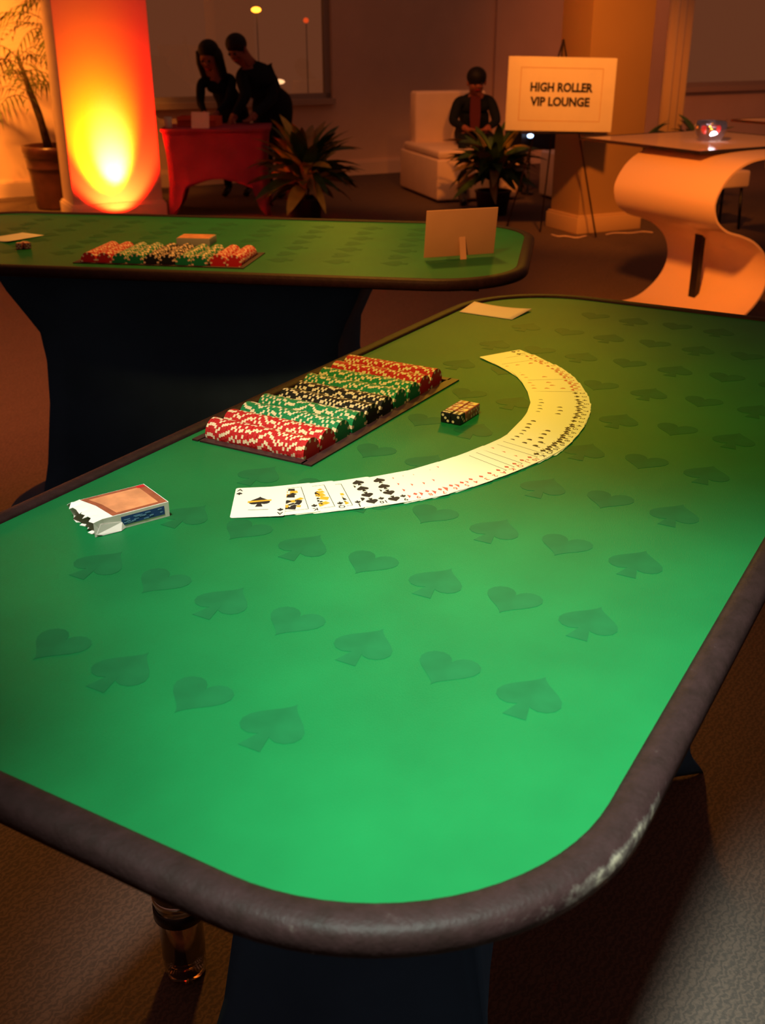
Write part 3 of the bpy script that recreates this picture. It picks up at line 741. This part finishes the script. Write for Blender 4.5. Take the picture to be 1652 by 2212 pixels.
bush('low green shrub at the foot of the orange drape', (2.16, 9.42, 0), .28, .86, 70, 12, True, .0, .1, name='potted_shrub')
bush('low green shrub right of the orange drape under the window', (2.74, 9.60, 0), .28, .82, 70, 14, True, .0, .1, name='potted_shrub')

# ------------------------------------------------------------------ red covered table
t = thing('covered_table', 'table under a red stretch cover with arched hem behind the far casino table', 'table', (-1.395, 9.58, 0), R(4))
a0, b0, H0 = .435, .29, .69; ring = 18; Z = [0, .05, .12, .2, .3, .42, .55, .63, .68]; vs = []; fs = []
for z in Z:
    k = 1-.06*math.sin(math.pi*min(1, z/H0)); a, b = a0*k, b0*k
    for (p, q) in (((a, -b), (a, b)), ((a, b), (-a, b)), ((-a, b), (-a, -b)), ((-a, -b), (a, -b))):
        for i in range(ring):
            u = i/ring; e = min(1, max(0, (min(u, 1-u)-.09)/.06)); hem = (.20+.10*math.sin(math.pi*u)**2)*e
            x = p[0]+(q[0]-p[0])*u; y = p[1]+(q[1]-p[1])*u; sg = 4*u*(1-u)*.06
            vs.append((x*(1-sg), y*(1-sg), max(z, 0)+hem*(1-z/.68)))
n4 = 4*ring
for j in range(len(Z)-1):
    for i in range(n4): fs.append((j*n4+i, j*n4+(i+1) % n4, (j+1)*n4+(i+1) % n4, (j+1)*n4+i))
mb = MB(); mb.add(vs, fs, RED_SPANDEX, True); o = mb.build('stretch_cover', t); so = o.modifiers.new('s', 'SOLIDIFY'); so.thickness = .005
mb = MB(); mb.prism(rrect(-.452, .452, -.305, .305, .05, 6), .68, .70, RED_SPANDEX); mb.build('table_top', t)
for sx in (-1, 1):
    for sy in (-1, 1):
        mb = MB(); mb.tube([(sx*.395, sy*.25, .0), (sx*.395, sy*.25, .68)], .018, BLACKM); mb.build('leg', t)
# things on it
t = thing('cardboard_box', 'orange-red open box on the red covered table', 'box', (-1.55, 9.62, .70), R(-10))
mb = MB()
for c, d in (((0, 0, .004), (.34, .16, .006)), ((0, -.08, .04), (.34, .006, .075)), ((0, .08, .04), (.34, .006, .075)), ((-.17, 0, .04), (.006, .16, .075)), ((.17, 0, .04), (.006, .16, .075))): mb.box(c, d, TRAYPAPER)
mb.build('box_body', t)
mb = MB(); mb.box((0, -.10, .055), (.33, .05, .004), TRAYPAPER, Matrix.Rotation(R(0), 4, 'X')); mb.build('flap', t)
o = MB(); o.box((0, 0, .066), (.15, .004, .13), PAPER, Matrix.Rotation(R(-16), 4, 'X')); o = o.build('notice_card', loc=(-1.50, 9.32, .702), rot=(0, 0, R(-6)))
tag(o, 'small cream notice card leaning on the orange box on the red table', 'sign')
mb = MB(); mb.lathe([(.001, 0), (.028, 0), (.03, .004), (.034, .085), (.032, .085), (.027, .006), (.001, .006)], PAPER, 18); o = mb.build('paper_cup', loc=(-1.78, 9.42, .70))
tag(o, 'small pale cup at the left end of the red table beside the pillar', 'cup')

# ------------------------------------------------------------------ people (one continuous skinned body each)
def person(name, label, joints, edges, mats, region, loc=(0, 0, 0), rz=0):
    """joints: name -> (x,y,z,r); region(name)->material index; grown with a Skin modifier"""
    keys = list(joints); me = bpy.data.meshes.new('body')
    me.from_pydata([joints[k][:3] for k in keys], [(keys.index(a), keys.index(b)) for a, b in edges], [])
    o = bpy.data.objects.new('body_src', me); col.objects.link(o)
    sk = o.modifiers.new('skin', 'SKIN'); sk.use_smooth_shade = True
    for i, k in enumerate(keys):
        v = me.skin_vertices[0].data[i]; r = joints[k][3]; v.radius = r if isinstance(r, tuple) else (r, r); v.use_root = (k == 'pelvis')
    sb = o.modifiers.new('sub', 'SUBSURF'); sb.levels = 2; sb.render_levels = 2
    bpy.context.view_layer.update()
    bm_ = bpy.data.meshes.new_from_object(o.evaluated_get(bpy.context.evaluated_depsgraph_get()))
    bpy.data.objects.remove(o)
    for m in mats: bm_.materials.append(m)
    segs = [(Vector(joints[a][:3]), Vector(joints[b][:3]), region(b)) for a, b in edges]
    for p in bm_.polygons:
        best = 1e9
        for a, b, k in segs:
            d = b-a; u = max(0, min(1, (p.center-a).dot(d)/max(d.length_squared, 1e-9))); q = (a+d*u-p.center).length
            if q < best: best = q; bi = k
        p.material_index = bi; p.use_smooth = True
    t = thing(name, label, 'person', loc, rz)
    b = bpy.data.objects.new('body', bm_); link(b, t)
    return t
def hand(J, E, pre, wrist, elbow, curl=.5):
    w_ = Vector(J[wrist][:3]); d = (w_-Vector(J[elbow][:3])).normalized(); side = d.cross(Vector((0, 0, 1))).normalized(); dn = side.cross(d)
    palm = pre+'palm'; J[palm] = (*(w_+d*.055), (.028, .02)); E.append((wrist, palm))
    for i, (s_, l) in enumerate(((-.028, .062), (-.010, .074), (.008, .070), (.025, .055))):
        a = pre+'f%da' % i; b = pre+'f%db' % i
        J[a] = (*(w_+d*(.09)+side*s_), .0095); J[b] = (*(w_+d*(.09+l*.75)+side*s_*1.2-dn*curl*l*-.5), .0075)
        E.append((palm, a)); E.append((a, b))
    sg = -1; J[pre+'ta'] = (*(w_+d*.045+side*sg*.040), .011); J[pre+'tb'] = (*(w_+d*.080+side*sg*.058), .009)
    E.append((palm, pre+'ta')); E.append((pre+'ta', pre+'tb'))
def figure(name, label, lean, head, sho_l, sho_r, hip, knees, feet, elb, wri, pel=None, mats=None, scale=1.0, slim=1.0, hair='short', cloth=SUIT, shirt=SHIRT, short_sleeve=False):
    """all positions are world coordinates"""
    P = Vector(hip); Hd = Vector(head); SL, SR = Vector(sho_l), Vector(sho_r); nk = (SL+SR)/2
    J = {}; E = []
    def j(n, p, r): J[n] = (p[0], p[1], p[2], r)
    j('pelvis', P, (.165*slim, .125*slim)); belly = P.lerp(nk, .38); chest = P.lerp(nk, .78)
    j('belly', belly, (.15*slim, .115*slim)); j('chest', chest, (.175*slim, .125*slim)); E += [('pelvis', 'belly'), ('belly', 'chest')]
    neck = nk.lerp(Hd, .35); j('neckbase', nk, (.082*slim, .075)); j('neck', neck, .055); E += [('chest', 'neckbase'), ('neckbase', 'neck')]
    hd = (Hd-neck).normalized(); f = lean
    F = Vector(f).normalized()
    j('skull_low', Hd-hd*.035, (.068, .075)); j('skull', Hd+hd*.035, (.078, .092)); j('crown', Hd+hd*.095, (.055, .062)); E += [('neck', 'skull_low'), ('skull_low', 'skull'), ('skull', 'crown')]
    j('jaw', Hd-hd*.055+F*.045, (.038, .034)); E.append(('skull_low', 'jaw'))
    j('nose', Hd-hd*.005+F*.098, (.013, .013)); E.append(('skull_low', 'nose'))
    for s_, S_, el, wr in (('l', SL, elb[0], wri[0]), ('r', SR, elb[1], wri[1])):
        j(s_+'sho', S_, .062*slim); j(s_+'elb', el, .046*slim); j(s_+'wri', wr, .029*slim); E += [('neckbase', s_+'sho'), (s_+'sho', s_+'elb'), (s_+'elb', s_+'wri')]
        hand(J, E, s_, s_+'wri', s_+'elb')
    sd = (SR-SL).normalized()
    for s_, sg, kn, ft in (('l', -1, knees[0], feet[0]), ('r', 1, knees[1], feet[1])):
        j(s_+'hip', P+sd*sg*.095*slim+Vector((0, 0, -.06)), .098*slim); j(s_+'kne', kn, .062*slim); j(s_+'ank', ft, .042); 
        ff = Vector(ft)+Vector((F.x, F.y, 0)).normalized()*.13+Vector((0, 0, -.045)); j(s_+'toe', ff, .036)
        E += [('pelvis', s_+'hip'), (s_+'hip', s_+'kne'), (s_+'kne', s_+'ank'), (s_+'ank', s_+'toe')]
    def region(n):
        if n == 'neck': return 1 if hair == 'long' else 0
        if n in ('skull_low', 'skull', 'crown', 'jaw', 'nose'): return 1
        if n[1:] in ('palm', 'ta', 'tb') or (len(n) > 2 and n[1] == 'f'): return 1
        if short_sleeve and n[1:] == 'wri': return 1
        if n[1:] in ('toe',): return 2
        return 0
    base = Vector((P.x, P.y, 0)); 
    for k in J: J[k] = (J[k][0]-base.x, J[k][1]-base.y, J[k][2], J[k][3])
    t = person(name, label, J, E, [cloth, SKIN, BLACKM], region, base)
    side = hd.cross(F).normalized()
    c = Hd-base
    # eyes, ears, hair
    for sg in (-1, 1):
        mb = MB(); mb.ball(c+F*.082+side*sg*.031+hd*.02, .011, EYE, seg=8, rings=6); mb.build('eye', t)
        mb = MB(); mb.ball(c+side*sg*.080+hd*.0, (.012, .02, .03), SKIN, seg=8, rings=6); mb.build('ear', t)
    mb = MB(); mb.ball(c-F*.022+hd*.055, (.093, .098, .088), HAIR, seg=18, rings=12)
    if hair == 'long':
        mb.ball(c-F*.045-hd*.04, (.098, .085, .12), HAIR, seg=16, rings=10)
        for sg in (-1, 1): mb.tube([c+side*sg*.078+hd*.06, c+side*sg*.092-hd*.03+F*.01, c+side*sg*.088-hd*.15+F*.015, c+side*sg*.06-hd*.24], [.035, .042, .040, .012], HAIR, 10)
    mb.build('hair', t)
    mb = MB(); mb.tube([c+F*.083-hd*.048+side*.024, c+F*.09-hd*.05, c+F*.083-hd*.048-side*.024], .005, CHIP_RED, 6); mb.build('mouth', t)
    return t
# woman with long dark hair, leaning over the red table
figure('person', 'woman with long dark hair in dark clothes leaning over the red table', (-.25, -.8, -.55), (-1.50, 10.08, 1.225), (-1.60, 10.14, 1.02), (-1.32, 10.18, 1.05), (-1.36, 10.46, .80),
       [(-1.46, 10.38, .44), (-1.28, 10.41, .44)], [(-1.46, 10.52, .07), (-1.26, 10.54, .07)], [(-1.60, 10.04, .86), (-1.34, 10.0, .88)], [(-1.54, 9.88, .785), (-1.43, 9.86, .79)], slim=.82, hair='long', cloth=SUIT2)
figure('person', 'man with short dark hair in a dark suit bending over the red table', (-.45, -.7, -.5), (-1.225, 9.90, 1.285), (-1.22, 9.96, 1.09), (-1.01, 10.10, 1.12), (-.985, 10.28, .82),
       [(-1.06, 10.20, .45), (-.93, 10.22, .45)], [(-1.06, 10.36, .07), (-.90, 10.38, .07)], [(-1.17, 9.86, .93), (-.95, 10.0, .90)], [(-1.27, 9.78, .775), (-1.10, 9.80, .775)], slim=1.18, hair='short')
# seated man on the white lounge chair
figure('person', 'person in a dark jacket and wine shirt sitting on the white chair', (.1, -.95, -.25), (.875, 10.60, 1.00), (.72, 10.72, .83), (1.03, 10.74, .83), (.87, 10.86, .56),
       [(.76, 10.36, .53), (.99, 10.38, .53)], [(.72, 9.93, .07), (1.03, 9.98, .07)], [(.66, 10.60, .66), (1.08, 10.62, .66)], [(.76, 10.40, .62), (.98, 10.42, .62)], slim=1.0, hair='short')
mb = MB(); mb.add([(-.045, 0, .16), (.045, 0, .16), (.05, -.02, 0), (.04, -.03, -.14), (-.04, -.03, -.14), (-.05, -.02, 0)], [(0, 1, 2, 3, 4, 5)], SHIRT)
sh = mb.build('shirt_front', bpy.data.objects['person.002'] if 'person.002' in bpy.data.objects else None, loc=(0, -.24, .72)); so = sh.modifiers.new('s', 'SOLIDIFY'); so.thickness = .01
sh['label'] = 'wine coloured shirt front'

# ------------------------------------------------------------------ lounge furniture
M0 = Matrix.Translation((.50, 10.0, 0)) @ Matrix.Rotation(R(17), 4, 'Z')
t = thing('lounge_chair', 'white upholstered lounge chair with a tall back behind the dark green plant', 'chair', (.50, 10.0, 0), R(17))
mb = MB(); mb.box((.40, .55, .20), (.80, 1.10, .36), WHITELEATHER, bev=.02); mb.build('seat_base', t)
mb = MB(); mb.box((.40, .52, .415), (.78, 1.02, .075), WHITELEATHER, bev=.025); mb.build('seat_cushion', t)
mb = MB(); mb.box((.44, .96, .66), (.72, .20, .50), WHITELEATHER, bev=.03); mb.build('backrest', t)
for x in (.06, .74):
    for y in (.06, 1.04): mb = MB(); mb.box((x, y, .012), (.05, .05, .024), BLACKM); mb.build('foot', t)
t = thing('ottoman', 'white upholstered seat block peeking out behind the right pillar', 'ottoman', (1.80, 10.30, 0), R(20))
mb = MB(); mb.box((0, 0, .22), (.50, .50, .40), WHITELEATHER, bev=.02); mb.build('seat_block', t)
for x in (-.2, .2):
    for y in (-.2, .2): mb = MB(); mb.box((x, y, .011), (.04, .04, .022), BLACKM); mb.build('foot', t)
t = thing('side_table', 'black box side table behind the lounge sign', 'table', (1.50, 10.95, 0), R(20))
mb = MB(); mb.box((0, 0, .50), (.50, .36, .22), BLACKM, bev=.006); mb.build('table_box', t)
for x in (-.21, .21):
    for y in (-.14, .14): mb = MB(); mb.box((x, y, .195), (.03, .03, .39), BLACKM); mb.build('leg', t)
t = thing('stool', 'white-topped stool seen through the S-shaped table base', 'stool', (2.66, 8.66, 0), R(22))
mb = MB(); mb.box((0, 0, .385), (.30, .30, .13), WHITELEATHER, bev=.02); mb.build('seat', t)
for x in (-.12, .12):
    for y in (-.12, .12): mb = MB(); mb.tube([(x, y, 0), (x*.9, y*.9, .322)], .012, BLACKM); mb.build('leg', t)
# small lamp glowing on a shelf of the black table
t = thing('candle_lamp', 'small bluish-white light glowing in front of the black side table', 'lamp', (1.40, 10.62, 0), 0)
mb = MB(); mb.lathe([(.001, 0), (.06, 0), (.06, .012), (.012, .02), (.012, .49), (.035, .50), (.035, .51), (.001, .51)], BLACKM, 16); mb.build('stand', t)
mb = MB(); mb.ball((0, 0, .53), (.03, .022, .018), mat('blue_white_led', (1, 1, 1), emit=(.45, .65, 1), estr=5)); mb.build('bulb', t)

# ------------------------------------------------------------------ S-shaped glass tables
prof = [(.62, .862), (.45, .862), (.30, .856), (.19, .838), (.09, .79), (.025, .72), (0, .65), (.03, .57), (.11, .515), (.21, .485), (.31, .445), (.40, .375), (.445, .285), (.44, .20), (.39, .125), (.31, .065), (.22, .028), (.10, .016), (-.06, .016)]
def s_table(label, origin, scale=1.0, gl=(-.14, .27)):
    t = thing('glass_table', label, 'table', origin, R(-60)); t.scale = (scale,)*3      # local x runs along the shell width
    P = catmull([(q, z, 0) for q, z in prof], 5); Wd = .73; mb = MB(); vs = []; fs = []; th = .011; n = len(P)
    for x in (0, Wd):
        for sgn in (1, -1):
            for i, p in enumerate(P):
                d = P[min(i+1, n-1)]-P[max(i-1, 0)]; d.normalize(); nx, nz = -d.y, d.x
                vs.append((x, p.x+nx*th*.5*sgn, p.y+nz*th*.5*sgn))
    for i in range(n-1):
        fs += [(i, i+1, 2*n+i+1, 2*n+i), (n+i+1, n+i, 3*n+i, 3*n+i+1), (i+1, i, n+i, n+i+1), (2*n+i, 2*n+i+1, 3*n+i+1, 3*n+i)]
    fs += [(0, 2*n, 3*n, n), (n-1, 2*n-1, 4*n-1, 3*n-1)]
    mb.add(vs, fs, SBASE, True); o = mb.build('curved_base', t); o['label'] = 'glossy white S-shaped shell'
    e = o.modifiers.new('e', 'EDGE_SPLIT'); e.split_angle = R(40)
    mb = MB(); mb.box((.33, .345, .235), (.05, .03, .41), BLACKM); mb.build('post', t)
    zt = .868; x0, y0 = gl
    mb = MB(); mb.prism(rrect(x0, x0+.91, y0, y0+.98, .01, 3), zt+.0005, zt+.0105, TABLEGLASS); mb.build('glass_top', t)
    mb = MB(); e_ = .008
    for c, d in (((x0+.455, y0-.004, zt+.005), (.93, e_, .016)), ((x0+.455, y0+.984, zt+.005), (.93, e_, .016)), ((x0-.004, y0+.49, zt+.005), (e_, .98, .016)), ((x0+.914, y0+.49, zt+.005), (e_, .98, .016))): mb.box(c, d, BLACKM)
    mb.build('edge_band', t)
    return t
SO = Vector((1.265, 6.0, 0))
s_table('glass-topped table on a white S-shaped base right of the far casino table', SO, 1.0, (-.42, .10))
s_table('second glass-topped table at the right edge behind the S-shaped one', SO+Vector((1.26, 1.33, 0)), 1.0, (-.42, .10))

# glass bowl of candles and an LED
bx, by, bz = 1.795, 6.16, .8795
t = thing('glass_bowl', 'small glass bowl with red candles and a white light on the glass table', 'bowl', (bx, by, bz), 0)
mb = MB(); mb.lathe([(.001, .0), (.045, .0), (.062, .012), (.082, .045), (.088, .075), (.080, .105), (.077, .105), (.084, .075), (.078, .046), (.058, .016), (.001, .006)], BOWLGLASS, 32); mb.build('bowl', t)
t2 = thing('candle_light', 'bright white led light inside the glass bowl', 'lamp', (bx+.018, by-.01, bz+.0075), 0)
mb = MB(); mb.ball((0, 0, .024), (.021, .019, .021), LED); mb.build('bulb', t2)
mb = MB(); mb.lathe([(.001, 0), (.014, 0), (.014, .008), (.001, .008)], BLACKM, 12); mb.build('led_base', t2)
for dx, dy, lb in ((-.040, -.01, 'left'), (.052, .012, 'right')):
    mb = MB(); mb.lathe([(.001, 0), (.013, 0), (.015, .04), (.001, .045)], CANDLE, 14)
    o = mb.build('red_candle', loc=(bx+dx, by+dy, bz+.038)); tag(o, 'glowing red candle at the %s inside the glass bowl' % lb, 'candle')

# ------------------------------------------------------------------ lounge sign on its easel
sx, sy = 1.262, 8.12
t = thing('easel', 'thin dark metal easel holding the lounge sign before the right pillar', 'easel', (sx, sy, 0), 0)
apex = (.02, .10, 1.38)
for a, b, nm in ((apex, (.36, .10, .008), 'leg'), (apex, (-.34, .10, .008), 'leg'), (apex, (-.03, .34, .008), 'leg')):
    mb = MB(); mb.tube([a, b], .006, mat('easel_metal', (.02, .008, .006), .4, .5) if 'easel_metal' not in bpy.data.materials else bpy.data.materials['easel_metal'], 8); mb.build(nm, t)
mb = MB(); mb.box((0, .0, .763), (.52, .07, .008), BLACKM); mb.build('ledge', t)
Ms = Matrix.Translation((sx, sy, 0)) @ Matrix.Rotation(R(-2.2), 4, 'Y')
t = thing('sign_board', 'cream sign board reading HIGH ROLLER VIP LOUNGE on the easel', 'sign', (sx, sy, 0), 0)
t.rotation_euler = (R(-3), R(1.2), R(1.5)); t.location = (sx, sy-.03, .775)
mb = MB(); mb.box((0, 0, .246), (.765, .012, .49), SIGNM, bev=.002); mb.build('board', t)
mb = MB()
for c, d in (((0, -.0065, .42), (.58, .001, .004)), ((0, -.0065, .07), (.58, .001, .004)), ((-.29, -.0065, .245), (.004, .001, .354)), ((.29, -.0065, .245), (.004, .001, .354))): mb.box(c, d, SIGNLINE)
mb.build('border_line', t)
for s_, z in (('HIGH ROLLER', .290), ('VIP LOUNGE', .195)):
    me = text_mesh(s_, .080, INKB, offset=.0034, extrude=.0003); o = bpy.data.objects.new('lettering', me); link(o, t)
    wd = max(v.co.x for v in me.vertices)-min(v.co.x for v in me.vertices)
    k = (.445 if s_[0] == 'H' else .425)/wd
    o.scale = (k, 1, 1); o.location = (0, -.0072, z); o.rotation_euler = (R(90), 0, 0)
# cables on the floor by the easel
for nm, pts, lb in (('power_cable', [(1.30, 8.34, .006), (1.34, 8.26, .006), (1.40, 8.27, .006), (1.47, 8.20, .006), (1.56, 8.28, .006)], 'thin cable curled on the carpet at the left foot of the right pillar'),
                    ('power_cable', [(1.72, 8.33, .006), (1.80, 8.40, .006), (1.93, 8.40, .006), (2.03, 8.46, .006), (2.10, 8.42, .006)], 'thin cable looped on the carpet at the right foot of the right pillar')):
    mb = MB(); mb.tube([(p.x, p.y, p.z) for p in catmull(pts, 6)], .005, TRIM, 6); o = mb.build(nm); tag(o, lb, 'cable')

# ------------------------------------------------------------------ jar on the floor by the near table
t = thing('drinking_glass', 'glass jar of amber drink on the floor under the near table rail', 'glass', (-.330, 1.31, 0), R(20))
mb = MB(); mb.lathe([(.001, .001), (.030, .001), (.034, .006), (.036, .05), (.036, .125), (.040, .135), (.040, .185), (.038, .19), (.036, .185), (.034, .13), (.0335, .05), (.030, .010), (.001, .008)], CUPGLASS, 28); mb.build('glass_wall', t)
mb = MB(); mb.lathe([(.001, .009), (.029, .011), (.0325, .05), (.0325, .085), (.001, .085)], AMBERLIQ, 24); mb.build('drink', t)
mb = MB(); mb.lathe([(.0405, .128), (.0425, .130), (.0425, .150), (.0405, .152)], BLACKM, 28); mb.lathe([(.0405, .162), (.042, .164), (.042, .172), (.0405, .174)], CHROME, 28); mb.build('collar', t)
mb = MB(); mb.lathe([(.036, .188), (.041, .190), (.041, .196), (.037, .197)], CHROME, 28); mb.build('rim_ring', t)
mb = MB(); mb.ball((-.008, 0, .180), (.016, .012, .010), CHIP_RED); mb.build('fruit_slice', t)

# ------------------------------------------------------------------ bright points in the window, put in as added lamps on poles outside
for (x, y, z), m, r, lb in (((-1.42, 13.3, 1.655), AMBERLAMP, (.055, .04, .03), 'amber light glowing in the left window'),
                            ((-.86, 13.3, 1.545), REDLAMP, (.03, .03, .028), 'dim red light in the left window'),
                            ((-1.20, 13.3, .90), PALELAMP, (.075, .04, .028), 'pale white light in the window just right of the bending man')):
    t = thing('window_light', lb, 'lamp', (x, y, 0), 0)
    mb = MB(); mb.tube([(0, .03, .0), (0, .03, z)], .005, BLACKM, 8); mb.build('pole', t)
    mb = MB(); mb.ball((0, 0, z), r, m); mb.build('lamp_head', t)

bpy.context.view_layer.update()
